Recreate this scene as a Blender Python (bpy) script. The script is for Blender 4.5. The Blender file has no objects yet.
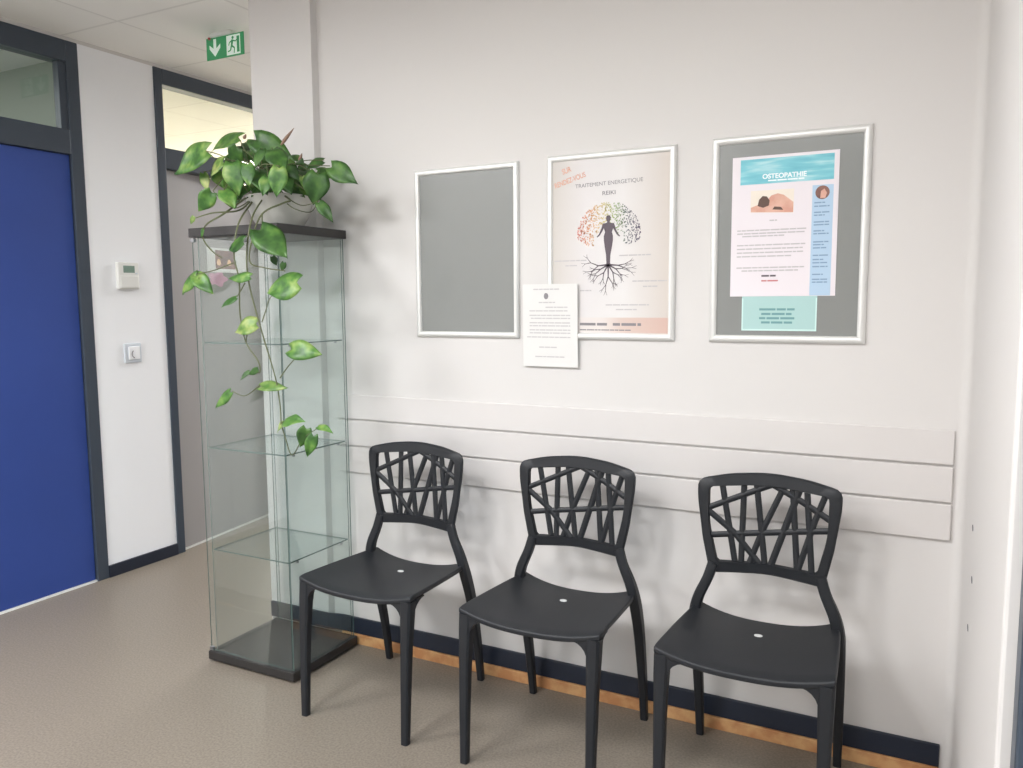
import bpy, bmesh, math, random
from mathutils import Vector, Matrix
random.seed(11)
S = bpy.context.scene
COL = S.collection

# ------------------------------------------------------------------ helpers
def new_bm(): return bmesh.new()

def origin_of(o):
    v = Vector((0, 0, 0))
    while o is not None:
        v += o.location; o = o.parent
    return v

def obj(name, bm, mats, parent=None, loc=None, smooth=False, bevel=0, seg=2, angle=40):
    """link one mesh object; bm is in world coordinates while building"""
    me = bpy.data.meshes.new(name)
    bmesh.ops.recalc_face_normals(bm, faces=bm.faces[:])
    o = bpy.data.objects.new(name, me)
    if parent is not None:
        o.parent = parent
        off = origin_of(parent)
    else:
        off = Vector(loc) if loc else Vector((0, 0, 0))
        o.location = off
    bmesh.ops.translate(bm, verts=bm.verts[:], vec=-off)
    if smooth:
        for f in bm.faces: f.smooth = True
    bm.to_mesh(me); bm.free()
    for m in (mats if isinstance(mats, (list, tuple)) else [mats]): me.materials.append(m)
    COL.objects.link(o)
    if bevel:
        md = o.modifiers.new('bevel', 'BEVEL'); md.width = bevel; md.segments = seg
        md.limit_method = 'ANGLE'; md.angle_limit = math.radians(angle)
    if smooth and smooth != 'all':
        me.set_sharp_from_angle(angle=math.radians(smooth if smooth is not True else 40))
    return o

def empty(name, loc):
    o = bpy.data.objects.new(name, None); o.location = loc
    o.empty_display_size = .1
    COL.objects.link(o); return o

def tag(o, label=None, cat=None, group=None, kind=None):
    if label: o['label'] = label
    if cat: o['category'] = cat
    if group: o['group'] = group
    if kind: o['kind'] = kind
    return o

def box(bm, x0, x1, y0, y1, z0, z1, mi=0):
    v = [bm.verts.new(p) for p in ((x0,y0,z0),(x1,y0,z0),(x1,y1,z0),(x0,y1,z0),(x0,y0,z1),(x1,y0,z1),(x1,y1,z1),(x0,y1,z1))]
    fs = []
    for q in ((0,3,2,1),(4,5,6,7),(0,1,5,4),(1,2,6,5),(2,3,7,6),(3,0,4,7)):
        f = bm.faces.new([v[i] for i in q]); f.material_index = mi; fs.append(f)
    return fs

def boxobj(name, b, mat, parent=None, bevel=0, kind=None, loc=None):
    bm = new_bm(); box(bm, *b)
    o = obj(name, bm, mat, parent, bevel=bevel, loc=loc)
    if kind: o['kind'] = kind
    return o

def frames_along(pts):
    pts = [Vector(p) for p in pts]; T = []
    for i in range(len(pts)):
        a = pts[max(i-1, 0)]; b = pts[min(i+1, len(pts)-1)]
        T.append((b-a).normalized())
    return pts, T

def tube(bm, pts, r, n=6, taper=None):
    pts, T = frames_along(pts)
    ref = Vector((0, 0, 1)) if abs(T[0].z) < .9 else Vector((1, 0, 0))
    u = T[0].cross(ref).normalized(); rings = []
    for i, p in enumerate(pts):
        u = (u - T[i]*u.dot(T[i])).normalized(); w = T[i].cross(u)
        rr = r*(taper[i] if taper else 1)
        rings.append([bm.verts.new(p + (u*math.cos(2*math.pi*k/n) + w*math.sin(2*math.pi*k/n))*rr) for k in range(n)])
    for a, b in zip(rings, rings[1:]):
        for k in range(n): bm.faces.new((a[k], a[(k+1) % n], b[(k+1) % n], b[k]))
    bm.faces.new(rings[0][::-1]); bm.faces.new(rings[-1])

def smooth_path(pts, n=6):
    pts = [Vector(p) for p in pts]; out = []
    for i in range(len(pts)-1):
        p0 = pts[max(i-1, 0)]; p1 = pts[i]; p2 = pts[i+1]; p3 = pts[min(i+2, len(pts)-1)]
        for k in range(n):
            t = k/n
            out.append(.5*((2*p1) + (p2-p0)*t + (2*p0-5*p1+4*p2-p3)*t*t + (3*p1-p0-3*p2+p3)*t**3))
    out.append(pts[-1]); return out

def sweep(bm, pts, sizes, n=16, sq=4.5, side=(1, 0, 0)):
    """rounded-rectangle section (w along side, d across) swept along pts"""
    pts, T = frames_along(pts); rings = []
    side = Vector(side)
    for p, t, (w, d) in zip(pts, T, sizes):
        u = (side - t*side.dot(t)).normalized(); v = t.cross(u)
        ring = []
        for k in range(n):
            a = 2*math.pi*(k+.5)/n; c, s = math.cos(a), math.sin(a)
            e = (abs(c)**sq + abs(s)**sq)**(-1/sq)
            ring.append(bm.verts.new(p + u*c*e*w/2 + v*s*e*d/2))
        rings.append(ring)
    for a, b in zip(rings, rings[1:]):
        for k in range(n): bm.faces.new((a[k], a[(k+1) % n], b[(k+1) % n], b[k]))
    bm.faces.new(rings[0][::-1]); bm.faces.new(rings[-1])

def lathe(bm, prof, cx, cy, n=40, sx=1, sy=1):
    rings = []
    for r, z in prof:
        rings.append([bm.verts.new((cx+sx*r*math.cos(2*math.pi*k/n), cy+sy*r*math.sin(2*math.pi*k/n), z)) for k in range(n)])
    for a, b in zip(rings, rings[1:]):
        for k in range(n): bm.faces.new((a[k], a[(k+1) % n], b[(k+1) % n], b[k]))
    bm.faces.new(rings[0][::-1]); bm.faces.new(rings[-1])

def flat(bm, pts, y):
    """polygon in the x-z plane at depth y"""
    f = bm.faces.new([bm.verts.new((x, y, z)) for x, z in pts]); return f

def strip(bm, a, b, w0, w1, y):
    a = Vector(a); b = Vector(b); d = (b-a).normalized(); n = Vector((-d.y, d.x))
    flat(bm, [a+n*w0/2, a-n*w0/2, b-n*w1/2, b+n*w1/2], y)

def words(bm, x0, x1, z, h, y, seed=0, slant=0):
    """a line of print too small to read: rows of word-length strokes"""
    r = random.Random(seed); x = x0
    while x < x1 - h:
        w = min(r.uniform(2.5, 8)*h, x1-x)
        flat(bm, [(x, z), (x+w, z), (x+w, z+h), (x, z+h)], y)
        x += w + h*.55

def text_mesh(body, x, z, y, width, align='CENTER', rot=0, name='print', height=None, bold=.012):
    cu = bpy.data.curves.new('tmp', 'FONT'); cu.body = body; cu.align_x = align; cu.size = 1; cu.offset = bold
    t = bpy.data.objects.new('tmp', cu); COL.objects.link(t)
    bpy.context.view_layer.update()
    dg = bpy.context.evaluated_depsgraph_get()
    me = bpy.data.meshes.new_from_object(t.evaluated_get(dg))
    bpy.data.objects.remove(t); bpy.data.curves.remove(cu)
    xs = [v.co.x for v in me.vertices]; zs = [v.co.y for v in me.vertices]
    s = width/(max(xs)-min(xs)); mx = (max(xs)+min(xs))/2; mz = (max(zs)+min(zs))/2
    sv = s if height is None else height/(max(zs)-min(zs))
    c, sn = math.cos(rot), math.sin(rot)
    bm = bmesh.new(); bm.from_mesh(me); bpy.data.meshes.remove(me)
    for v in bm.verts:
        a, b = (v.co.x-mx)*s, (v.co.y-mz)*sv
        v.co = Vector((x + a*c - b*sn, y, z + a*sn + b*c))
    return bm

# ------------------------------------------------------------------ materials
def lin(r, g, b):
    f = lambda c: (c/255/12.92) if c/255 <= .04045 else ((c/255+.055)/1.055)**2.4
    return (f(r), f(g), f(b), 1)

def mat(name, rgb, rough=.5, metal=0, spec=.5, noise=None, bump=None, emit=None, rgb2=None):
    m = bpy.data.materials.new(name); m.use_nodes = True
    nt = m.node_tree; b = nt.nodes['Principled BSDF']
    c = lin(*rgb)
    b.inputs['Base Color'].default_value = c
    b.inputs['Roughness'].default_value = rough; b.inputs['Metallic'].default_value = metal
    b.inputs['Specular IOR Level'].default_value = spec
    if noise or bump: tc = nt.nodes.new('ShaderNodeTexCoord')
    if noise:
        sc, amt = noise
        nz = nt.nodes.new('ShaderNodeTexNoise'); nz.inputs['Scale'].default_value = sc; nz.inputs['Detail'].default_value = 4
        rp = nt.nodes.new('ShaderNodeValToRGB')
        c2 = lin(*rgb2) if rgb2 else tuple(x*(1-amt) for x in c[:3])+(1,)
        rp.color_ramp.elements[0].position = .38; rp.color_ramp.elements[1].position = .62
        rp.color_ramp.elements[0].color = c2; rp.color_ramp.elements[1].color = c
        nt.links.new(tc.outputs['Object'], nz.inputs['Vector']); nt.links.new(nz.outputs['Fac'], rp.inputs['Fac'])
        nt.links.new(rp.outputs['Color'], b.inputs['Base Color'])
    if bump:
        sc, st = bump
        nz = nt.nodes.new('ShaderNodeTexNoise'); nz.inputs['Scale'].default_value = sc; nz.inputs['Detail'].default_value = 3
        bp = nt.nodes.new('ShaderNodeBump'); bp.inputs['Strength'].default_value = st; bp.inputs['Distance'].default_value = .002
        nt.links.new(tc.outputs['Object'], nz.inputs['Vector']); nt.links.new(nz.outputs['Fac'], bp.inputs['Height'])
        nt.links.new(bp.outputs['Normal'], b.inputs['Normal'])
    if emit:
        b.inputs['Emission Color'].default_value = lin(*emit[0]); b.inputs['Emission Strength'].default_value = emit[1]
    return m

def glass(name, tint, rough=0.0, fres=1.45, haze=0):
    """thin architectural glass: tinted see-through plus a mirror reflection that grows with the angle"""
    m = bpy.data.materials.new(name); m.use_nodes = True; nt = m.node_tree
    for n in list(nt.nodes): nt.nodes.remove(n)
    out = nt.nodes.new('ShaderNodeOutputMaterial'); mix = nt.nodes.new('ShaderNodeMixShader')
    tr = nt.nodes.new('ShaderNodeBsdfTransparent'); tr.inputs['Color'].default_value = tint
    gl = nt.nodes.new('ShaderNodeBsdfGlossy'); gl.inputs['Roughness'].default_value = rough; gl.inputs['Color'].default_value = (.95, .98, .97, 1)
    fr = nt.nodes.new('ShaderNodeFresnel'); ge = nt.nodes.new('ShaderNodeNewGeometry'); mr = nt.nodes.new('ShaderNodeMapRange')
    mr.inputs['To Min'].default_value = fres; mr.inputs['To Max'].default_value = 1/fres   # same reflectance on both faces of the thin sheet
    nt.links.new(ge.outputs['Backfacing'], mr.inputs['Value']); nt.links.new(mr.outputs[0], fr.inputs['IOR'])
    nt.links.new(fr.outputs[0], mix.inputs[0]); nt.links.new(tr.outputs[0], mix.inputs[1]); nt.links.new(gl.outputs[0], mix.inputs[2])
    last = mix
    if haze:
        df = nt.nodes.new('ShaderNodeBsdfDiffuse'); df.inputs['Color'].default_value = (.8, .86, .84, 1)
        m2 = nt.nodes.new('ShaderNodeMixShader'); m2.inputs[0].default_value = haze
        nt.links.new(mix.outputs[0], m2.inputs[1]); nt.links.new(df.outputs[0], m2.inputs[2]); last = m2
    nt.links.new(last.outputs[0], out.inputs[0])
    return m

def ramp_mat(name, axis, lo, hi, stops, rough=.6, space='Object', noise=0):
    """printed colour gradient along one axis of the sheet"""
    m = bpy.data.materials.new(name); m.use_nodes = True; nt = m.node_tree; b = nt.nodes['Principled BSDF']
    b.inputs['Roughness'].default_value = rough
    tc = nt.nodes.new('ShaderNodeTexCoord'); sp = nt.nodes.new('ShaderNodeSeparateXYZ'); mr = nt.nodes.new('ShaderNodeMapRange')
    mr.inputs['From Min'].default_value = lo; mr.inputs['From Max'].default_value = hi
    rp = nt.nodes.new('ShaderNodeValToRGB')
    els = rp.color_ramp.elements
    while len(els) < len(stops): els.new(.5)
    for e, (p, c) in zip(els, stops): e.position = p; e.color = lin(*c)
    nt.links.new(tc.outputs[space], sp.inputs[0]); nt.links.new(sp.outputs[axis], mr.inputs['Value'])
    nt.links.new(mr.outputs[0], rp.inputs['Fac']); nt.links.new(rp.outputs['Color'], b.inputs['Base Color'])
    return m

M = {}
M['wall'] = mat('wall_paint', (214, 211, 209), .62, spec=.3, bump=(180, .06))
M['guard'] = mat('wall_guard_plastic', (211, 207, 205), .5, spec=.35)
M['white_panel'] = mat('white_panel', (246, 247, 250), .5, spec=.4)
M['navy'] = mat('dark_slate_paint', (62, 71, 83), .38, spec=.5)
M['plinth_navy'] = mat('dark_navy_vinyl', (30, 37, 52), .42)
M['blue'] = mat('blue_laminate', (50, 74, 146), .45, spec=.4, noise=(3, .06))
M['grey_door'] = mat('grey_mauve_laminate', (160, 157, 156), .5, spec=.4)
M['wood'] = mat('raw_pine', (208, 162, 112), .6, noise=(22, .25), rgb2=(186, 130, 84))
M['dark_plastic'] = mat('charcoal_plastic', (34, 36, 40), .46, spec=.35, bump=(260, .12))
M['pale_plug'] = mat('pale_grey_plastic', (205, 206, 205), .5)
M['black_brown'] = mat('black_brown_foil', (46, 44, 44), .42, noise=(40, .15))
M['alu'] = mat('satin_aluminium', (226, 226, 224), .36, metal=.3, spec=.5)
M['steel'] = mat('brushed_steel', (150, 152, 155), .35, metal=.9)
M['grey_backing'] = mat('grey_backing_board', (133, 135, 133), .26, spec=.6)
M['paper'] = mat('white_paper', (224, 223, 221), .75, spec=.2)
M['paper_pink'] = mat('pinkish_white_paper', (232, 225, 230), .6, spec=.3)
M['ink'] = mat('grey_print_ink', (136, 132, 136), .7)
M['ink_soft'] = mat('faint_print_ink', (192, 188, 190), .7)
M['ink_dark'] = mat('dark_print_ink', (98, 88, 96), .7)
M['ink_blue'] = mat('blue_grey_print_ink', (132, 158, 188), .7)
M['ink_teal'] = mat('dark_teal_print_ink', (112, 158, 160), .7)
M['ink_white'] = mat('white_print_ink', (240, 246, 248), .6)
M['ink_orange'] = mat('orange_print_ink', (222, 164, 140), .7)
M['ink_red'] = mat('red_print_ink', (200, 120, 122), .7)
M['column_blue'] = mat('pale_blue_print', (178, 203, 226), .6)
M['mint'] = mat('mint_card', (172, 206, 204), .6)
M['white_plastic'] = mat('white_plastic', (232, 232, 228), .4)
M['off_plastic'] = mat('cool_white_plastic', (212, 218, 226), .4)
M['lcd'] = mat('lcd_grey_green', (128, 152, 140), .3)
M['green_sign'] = mat('sign_green', (58, 140, 92), .35, emit=((58, 150, 96), .25))
M['sign_white'] = mat('sign_white', (226, 238, 228), .35, emit=((215, 238, 222), .25))
M['sign_clear'] = glass('sign_acrylic', (.93, .97, .95, 1))
M['red_led'] = mat('red_led', (190, 90, 90), .3)
M['glass'] = glass('cabinet_glass', (.938, .957, .953, 1), fres=1.5, haze=.008)
M['glass_side'] = M['glass']
M['glass_edge'] = mat('green_glass_edge', (86, 106, 102), .15, spec=.6)
M['pane'] = glass('window_pane', (.93, .955, .94, 1))
M['pot'] = mat('pale_grey_glazed_pot', (198, 197, 190), .35)
M['soil'] = mat('potting_soil', (58, 44, 34), .9, noise=(60, .4))
M['stem'] = mat('green_brown_stem', (92, 98, 66), .5)
M['spear'] = mat('brown_rolled_leaf', (132, 104, 88), .5)
M['photo_brown'] = mat('brown_photo_print', (138, 96, 84), .5, noise=(18, .4), rgb2=(104, 70, 66))
M['photo_spot'] = mat('warm_photo_print', (244, 196, 150), .5)
M['pink'] = mat('pink_print', (224, 172, 196), .6, noise=(30, .2))
M['skin_print'] = mat('skin_photo_print', (222, 178, 160), .6, noise=(30, .1), rgb2=(210, 156, 138))
M['cream_print'] = mat('cream_photo_print', (236, 226, 214), .6)
M['hair_print'] = mat('brown_photo_print_dark', (96, 72, 62), .6)
M['diffuser'] = mat('lamp_diffuser', (255, 255, 255), .5, emit=((252, 253, 255), 3.0))
M['diffuser_warm'] = mat('warm_lamp_diffuser', (255, 255, 255), .5, emit=((255, 246, 228), 5.0))
M['room_grey'] = mat('room_grey_paint', (176, 182, 172), .8)
M['room_cream'] = mat('room_cream_paint', (230, 226, 216), .8)
M['outside'] = mat('pale_paving', (168, 172, 170), .9, noise=(2, .2))
M['hole'] = mat('dark_scuff', (110, 110, 114), .8)

def leafmat(name, a, b, c):
    m = bpy.data.materials.new(name); m.use_nodes = True; nt = m.node_tree; p = nt.nodes['Principled BSDF']
    tc = nt.nodes.new('ShaderNodeTexCoord'); nz = nt.nodes.new('ShaderNodeTexNoise'); nz.inputs['Scale'].default_value = 26; nz.inputs['Detail'].default_value = 2
    rp = nt.nodes.new('ShaderNodeValToRGB'); e = rp.color_ramp.elements; e.new(.5)
    for k, (pos, col) in enumerate(((.36, a), (.52, b), (.72, c))): e[k].position = pos; e[k].color = lin(*col)
    nt.links.new(tc.outputs['Object'], nz.inputs[0]); nt.links.new(nz.outputs['Fac'], rp.inputs[0]); nt.links.new(rp.outputs[0], p.inputs['Base Color'])
    p.inputs['Roughness'].default_value = .38
    out = [n for n in nt.nodes if n.type == 'OUTPUT_MATERIAL'][0]
    tl = nt.nodes.new('ShaderNodeBsdfTranslucent'); mx = nt.nodes.new('ShaderNodeMixShader'); mx.inputs[0].default_value = .18
    nt.links.new(rp.outputs[0], tl.inputs[0]); nt.links.new(p.outputs[0], mx.inputs[1]); nt.links.new(tl.outputs[0], mx.inputs[2]); nt.links.new(mx.outputs[0], out.inputs[0])
    return m
M['leaf_dark'] = leafmat('pothos_leaf_deep_green', (48, 82, 38), (64, 104, 46), (90, 130, 58))
M['leaf_mid'] = leafmat('pothos_leaf_variegated', (60, 102, 46), (90, 136, 60), (144, 170, 92))
M['leaf_lime'] = leafmat('pothos_leaf_lime', (84, 124, 56), (128, 156, 82), (190, 196, 126))

def floor_mat():
    m = bpy.data.materials.new('speckled_vinyl'); m.use_nodes = True; nt = m.node_tree; p = nt.nodes['Principled BSDF']
    tc = nt.nodes.new('ShaderNodeTexCoord')
    n1 = nt.nodes.new('ShaderNodeTexNoise'); n1.inputs['Scale'].default_value = 140; n1.inputs['Detail'].default_value = 3
    rp = nt.nodes.new('ShaderNodeValToRGB'); e = rp.color_ramp.elements
    e[0].position = .35; e[0].color = lin(118, 109, 98); e[1].position = .68; e[1].color = lin(138, 129, 117)
    nt.links.new(tc.outputs['Object'], n1.inputs[0]); nt.links.new(n1.outputs['Fac'], rp.inputs[0]); nt.links.new(rp.outputs[0], p.inputs['Base Color'])
    p.inputs['Roughness'].default_value = .42; p.inputs['Specular IOR Level'].default_value = .45
    return m
M['floor'] = floor_mat()

def ceiling_mat():
    m = bpy.data.materials.new('ceiling_tiles'); m.use_nodes = True; nt = m.node_tree; p = nt.nodes['Principled BSDF']
    tc = nt.nodes.new('ShaderNodeTexCoord'); mp = nt.nodes.new('ShaderNodeMapping')
    mp.inputs['Location'].default_value = (3.01, .02, 0)
    br = nt.nodes.new('ShaderNodeTexBrick'); br.offset = 0; br.inputs['Scale'].default_value = 1
    br.inputs['Brick Width'].default_value = .6; br.inputs['Row Height'].default_value = .6; br.inputs['Mortar Size'].default_value = .007
    br.inputs['Color1'].default_value = lin(246, 245, 239); br.inputs['Color2'].default_value = lin(244, 243, 237); br.inputs['Mortar'].default_value = lin(230, 229, 223)
    nt.links.new(tc.outputs['Object'], mp.inputs[0]); nt.links.new(mp.outputs[0], br.inputs[0]); nt.links.new(br.outputs['Color'], p.inputs['Base Color'])
    p.inputs['Roughness'].default_value = .85
    return m
M['ceiling'] = ceiling_mat()

# ------------------------------------------------------------------ setting
XL = -3.3987; H = 2.585; XR = .290; XW = -2.245
def st(o, label=None, cat=None): return tag(o, label, cat, kind='structure')

st(boxobj('floor', (-6.3, .6, -5.1, 3.3, -.1, 0), M['floor']), 'taupe speckled vinyl floor of the waiting area', 'floor')
st(boxobj('ceiling', (-6.3, .6, -5.1, 3.3, H, H+.1), M['ceiling']), 'off-white tiled suspended ceiling above the corridor', 'ceiling')

# back wall with its shallow pier (left) and rounded corner (right)
pl = [(XW, .16), (XW, -.016), (-1.935, -.016), (-1.930, .014), (-1.882, .014), (-1.872, 0), (.260, 0)]
for k in range(1, 9):
    a = math.pi/2*k/8; pl.append((.260+.03*math.sin(a), -.03+.03*math.cos(a)))
pl += [(.45, -.03), (.45, .16)]
bm = new_bm()
b0 = [bm.verts.new((x, y, 0)) for x, y in pl]; b1 = [bm.verts.new((x, y, H)) for x, y in pl]
bm.faces.new(b0); bm.faces.new(b1[::-1])
for i in range(len(pl)): bm.faces.new((b0[i], b1[i], b1[(i+1) % len(pl)], b0[(i+1) % len(pl)]))
st(obj('wall_back', bm, M['wall'], smooth=25), 'white wall behind the three chairs, with a shallow pier at its left end', 'wall')

# left wall in pieces around its two doors
bm = new_bm()
box(bm, XL-.1, XL, -5.1, -.99, 0, H); box(bm, XL-.1, XL, 1.45, 3.3, 0, H); box(bm, XL-.1, XL, -.99, 1.45, 2.568, H)
st(obj('wall_left', bm, M['wall']), 'white wall around the blue door and the glazed corridor door', 'wall')
o = st(boxobj('wall_left_panel', (XL-.1, XL, .05, .465, 0, 2.568), M['white_panel']), 'narrow white wall panel between the two dark door frames', 'wall')
st(boxobj('baseboard_left', (XL, XL+.012, .05, .465, 0, .062), M['plinth_navy'], bevel=.003), 'dark baseboard under the white panel between the doors', 'baseboard')

# right wall, window
bm = new_bm()
box(bm, XR, .45, -1.2, -.03, 0, H); box(bm, XR, .45, -5.1, -3.4, 0, H); box(bm, XR, .45, -3.4, -1.2, 2.36, H)
wr = st(obj('wall_right', bm, M['wall'], bevel=.006), 'white wall at the right edge with three small grey scuffs', 'wall')
for (y, z) in ((-.417, .845), (-.482, .745), (-.433, .617)):
    bm = new_bm(); lathe(bm, [(.0065, XR-.001), (.0065, XR+.004)], 0, 0, 12, 2.6, 1)
    for v in bm.verts: v.co = Vector((v.co.z, y+v.co.x, z+v.co.y))
    obj('scuff_mark', bm, M['hole'], wr)
win = empty('window_1', (.325, -2.26, 0)); st(win, 'full-height window in dark frame at the right edge', 'window')
bm = new_bm()
for b in ((.308, .355, -1.255, -1.2, 0, 2.36), (.308, .355, -3.4, -3.345, 0, 2.36), (.308, .355, -2.29, -2.23, 0, 2.36), (.308, .355, -3.345, -1.255, 0, .07), (.308, .355, -3.345, -1.255, 2.3, 2.36)): box(bm, *b)
obj('window_frame', bm, M['navy'], win, bevel=.004)
boxobj('window_pane', (.327, .333, -2.23, -1.255, .07, 2.3), M['pane'], win)
boxobj('window_pane', (.327, .333, -3.345, -2.29, .07, 2.3), M['pane'], win)
st(boxobj('ground', (.6, 14, -12, 8, -.25, -.15), M['outside']), 'pale paving outside the window', 'ground')

# shell out of view
st(boxobj('wall_front', (-6.3, .6, -5.2, -5.1, 0, H), M['wall']), 'white wall facing the chairs', 'wall')
bm = new_bm(); box(bm, -3.5, .6, 3.2, 3.3, 0, H); box(bm, .45, .6, -.04, 3.2, 0, H)
st(obj('wall_corridor', bm, M['wall']), 'white wall at the far end of the corridor', 'wall')
bm = new_bm(); box(bm, -6.3, -6.2, -1.6, .22, 0, H); box(bm, -6.3, XL-.1, -1.7, -1.6, 0, H); box(bm, -6.2, XL-.1, .2, .24, 0, H)
st(obj('wall_office', bm, M['room_grey']), 'grey wall of the unlit room behind the blue door', 'wall')
bm = new_bm(); box(bm, -6.3, -6.2, .24, 3.2, 0, H); box(bm, -6.3, XL-.1, 3.2, 3.3, 0, H); box(bm, -6.2, XL-.1, .24, .28, 0, H)
st(obj('wall_lit_room', bm, M['room_cream']), 'cream wall of the lit room behind the corridor door', 'wall')

# doors
d1 = empty('door_1', (XL, -.46, 0)); st(d1, 'blue door with dark frame and fanlight at the left edge', 'door')
bm = new_bm()
f0, f1 = XL-.07, XL+.008
for b in ((f0, f1, -.012, .05, 0, 2.567), (f0, f1, -.99, -.93, 0, 2.567), (f0, f1, -.93, -.012, 2.47, 2.567), (f0, f1, -.93, -.012, 2.052, 2.165)): box(bm, *b)
obj('door_frame', bm, M['navy'], d1, bevel=.004)
bm = new_bm()
for b in ((f0+.03, f1-.006, -.048, -.012, 2.165, 2.47), (f0+.03, f1-.006, -.93, -.906, 2.165, 2.47)): box(bm, *b)
obj('glazing_bead', bm, M['navy'], d1, bevel=.003)
boxobj('door_leaf', (XL-.045, XL-.006, -.928, -.015, .010, 2.05), M['blue'], d1, bevel=.002)
boxobj('fanlight_pane', (XL-.022, XL-.016, -.906, -.048, 2.165, 2.47), M['pane'], d1)
boxobj('threshold', (XL-.045, XL+.002, -.93, -.012, 0, .008), M['white_plastic'], d1)

d2 = empty('door_2', (XL, .95, 0)); st(d2, 'grey door ajar in dark frame with lit fanlight, behind the glass cabinet', 'door')
bm = new_bm()
for b in ((f0, f1, .465, .515, 0, 2.568), (f0, f1, 1.40, 1.45, 0, 2.568), (f0, f1, .515, 1.40, 2.488, 2.568), (f0, f1, .515, 1.40, 2.062, 2.168)): box(bm, *b)
obj('door_frame', bm, M['navy'], d2, bevel=.004)
boxobj('fanlight_pane', (XL-.038, XL-.032, .515, 1.40, 2.168, 2.488), M['pane'], d2)
HX, HY, TH = -3.42, .53, .139            # hinge line and opening angle of the leaf
def leafpt(s, d, z):                     # s along the leaf, d out of its face
    return Vector((HX - s*math.sin(TH) + d*math.cos(TH), HY + s*math.cos(TH) + d*math.sin(TH), z))
def leafbox(bm, s0, s1, q0, q1, z0, z1):
    n0 = len(bm.verts); box(bm, s0, s1, q0, q1, z0, z1); bm.verts.ensure_lookup_table()
    for v in bm.verts[n0:]: v.co = leafpt(*v.co)
bm = new_bm(); leafbox(bm, -.012, .87, -.04, 0, .012, 2.0605)
obj('door_leaf', bm, M['grey_door'], d2, bevel=.002)
bm = new_bm(); leafbox(bm, 0, .87, -.04, .003, 0, .010)
obj('threshold', bm, M['white_plastic'], d2)

# wall guard boards, baseboard, raw plinth
for k, (z0, z1, x1) in enumerate(((.9095, 1.004, .2585), (.805, .9035, .2585), (.698, .799, .2585))):
    bm = new_bm(); box(bm, -1.862, x1, -.011, 0, z0, z1)
    if k == 0:
        for v in bm.verts:
            if v.co.z > 1 and v.co.y < -.005: v.co.y = -.007
    w = ('top', 'middle', 'lowest')[k]
    st(obj('trim_%d' % (k+1), bm, M['guard'], bevel=.0025), w+' white wall guard board behind the chairs', 'wall guard')
bm = new_bm()
def planprism(bm, path, t, z0, z1):
    q = path + [(x, y-t) for x, y in reversed(path)]
    lo = [bm.verts.new((x, y, z0)) for x, y in q]; hi = [bm.verts.new((x, y, z1)) for x, y in q]
    n = len(q); m = n//2
    for k in range(n): bm.faces.new((lo[k], lo[(k+1) % n], hi[(k+1) % n], hi[k]))
    for k in range(m-1):
        for r_ in (lo, hi): bm.faces.new((r_[k], r_[k+1], r_[n-2-k], r_[n-1-k]))
planprism(bm, [(XW+.004, -.016), (-1.932, -.016), (-1.872, 0), (.260, 0)], .011, .040, .106)
st(obj('baseboard_back', bm, M['plinth_navy'], bevel=.003), 'dark navy baseboard behind the chairs', 'baseboard')
bm = new_bm()
box(bm, -1.87, .260, -.017, 0, 0, .040)
st(obj('trim_4', bm, M['wood'], bevel=.002), 'raw wooden strip under the dark baseboard', 'trim')

# ceiling lamps (square fittings; corridor and blue-door room ones added to brighten)
def lamp(cx, cy, label, mk='diffuser', z=H, power=40, col=(.985, .99, 1), spread=176):
    t = empty('ceiling_light', (cx, cy, z)); tag(t, label, 'lamp', 'square ceiling lights')
    bm = new_bm()
    for b in ((-.3, .3, -.3, -.275), (-.3, .3, .275, .3), (-.3, -.275, -.275, .275), (.275, .3, -.275, .275)):
        box(bm, cx+b[0], cx+b[1], cy+b[2], cy+b[3], z-.012, z)
    obj('lamp_frame', bm, M['white_plastic'], t)
    boxobj('diffuser', (cx-.275, cx+.275, cy-.275, cy+.275, z-.008, z-.002), M[mk], t)
    la = bpy.data.lights.new('lamp_light', 'AREA'); la.shape = 'SQUARE'; la.size = .54; la.energy = power; la.color = col
    la.spread = math.radians(spread)
    lo = bpy.data.objects.new('lamp_light', la); COL.objects.link(lo); lo.parent = t; lo.location = (0, 0, -.0095)
for (x, y, p) in ((-2.71, -2.12, 42), (-1.51, -2.12, 34), (-.31, -2.12, 26), (-2.71, -3.92, 36), (-1.51, -3.92, 30)):
    lamp(x, y, 'square white ceiling light above the waiting room', power=p)
lamp(-2.71, 2.68, 'added unseen ceiling light brightening the corridor', power=66)  # added lamp, out of view, lifts the white panel between the doors
lamp(-4.6, -1.15, 'added unseen ceiling light brightening the room behind the blue door', power=22, spread=180)  # added lamp, out of view, brightens what shows through the blue door's fanlight
lamp(-4.95, 2.88, 'glowing square ceiling light seen through the fanlight of the corridor door', 'diffuser_warm', power=115, col=(1, .965, .91), spread=180)

# ------------------------------------------------------------------ chairs
def fillet(poly, radii, n=7):
    out = []
    for i, p in enumerate(poly):
        r = radii[i]; p = Vector(p)
        if r <= 0: out.append(p); continue
        a = (Vector(poly[i-1])-p); b = (Vector(poly[(i+1) % len(poly)])-p)
        ang = a.angle(b); d = min(r/math.tan(ang/2), a.length*.49, b.length*.49)
        p0 = p + a.normalized()*d; p1 = p + b.normalized()*d
        for k in range(n+1):
            t = k/n; out.append(p0*(1-t)**2 + p*2*t*(1-t) + p1*t*t)
    return out

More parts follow.
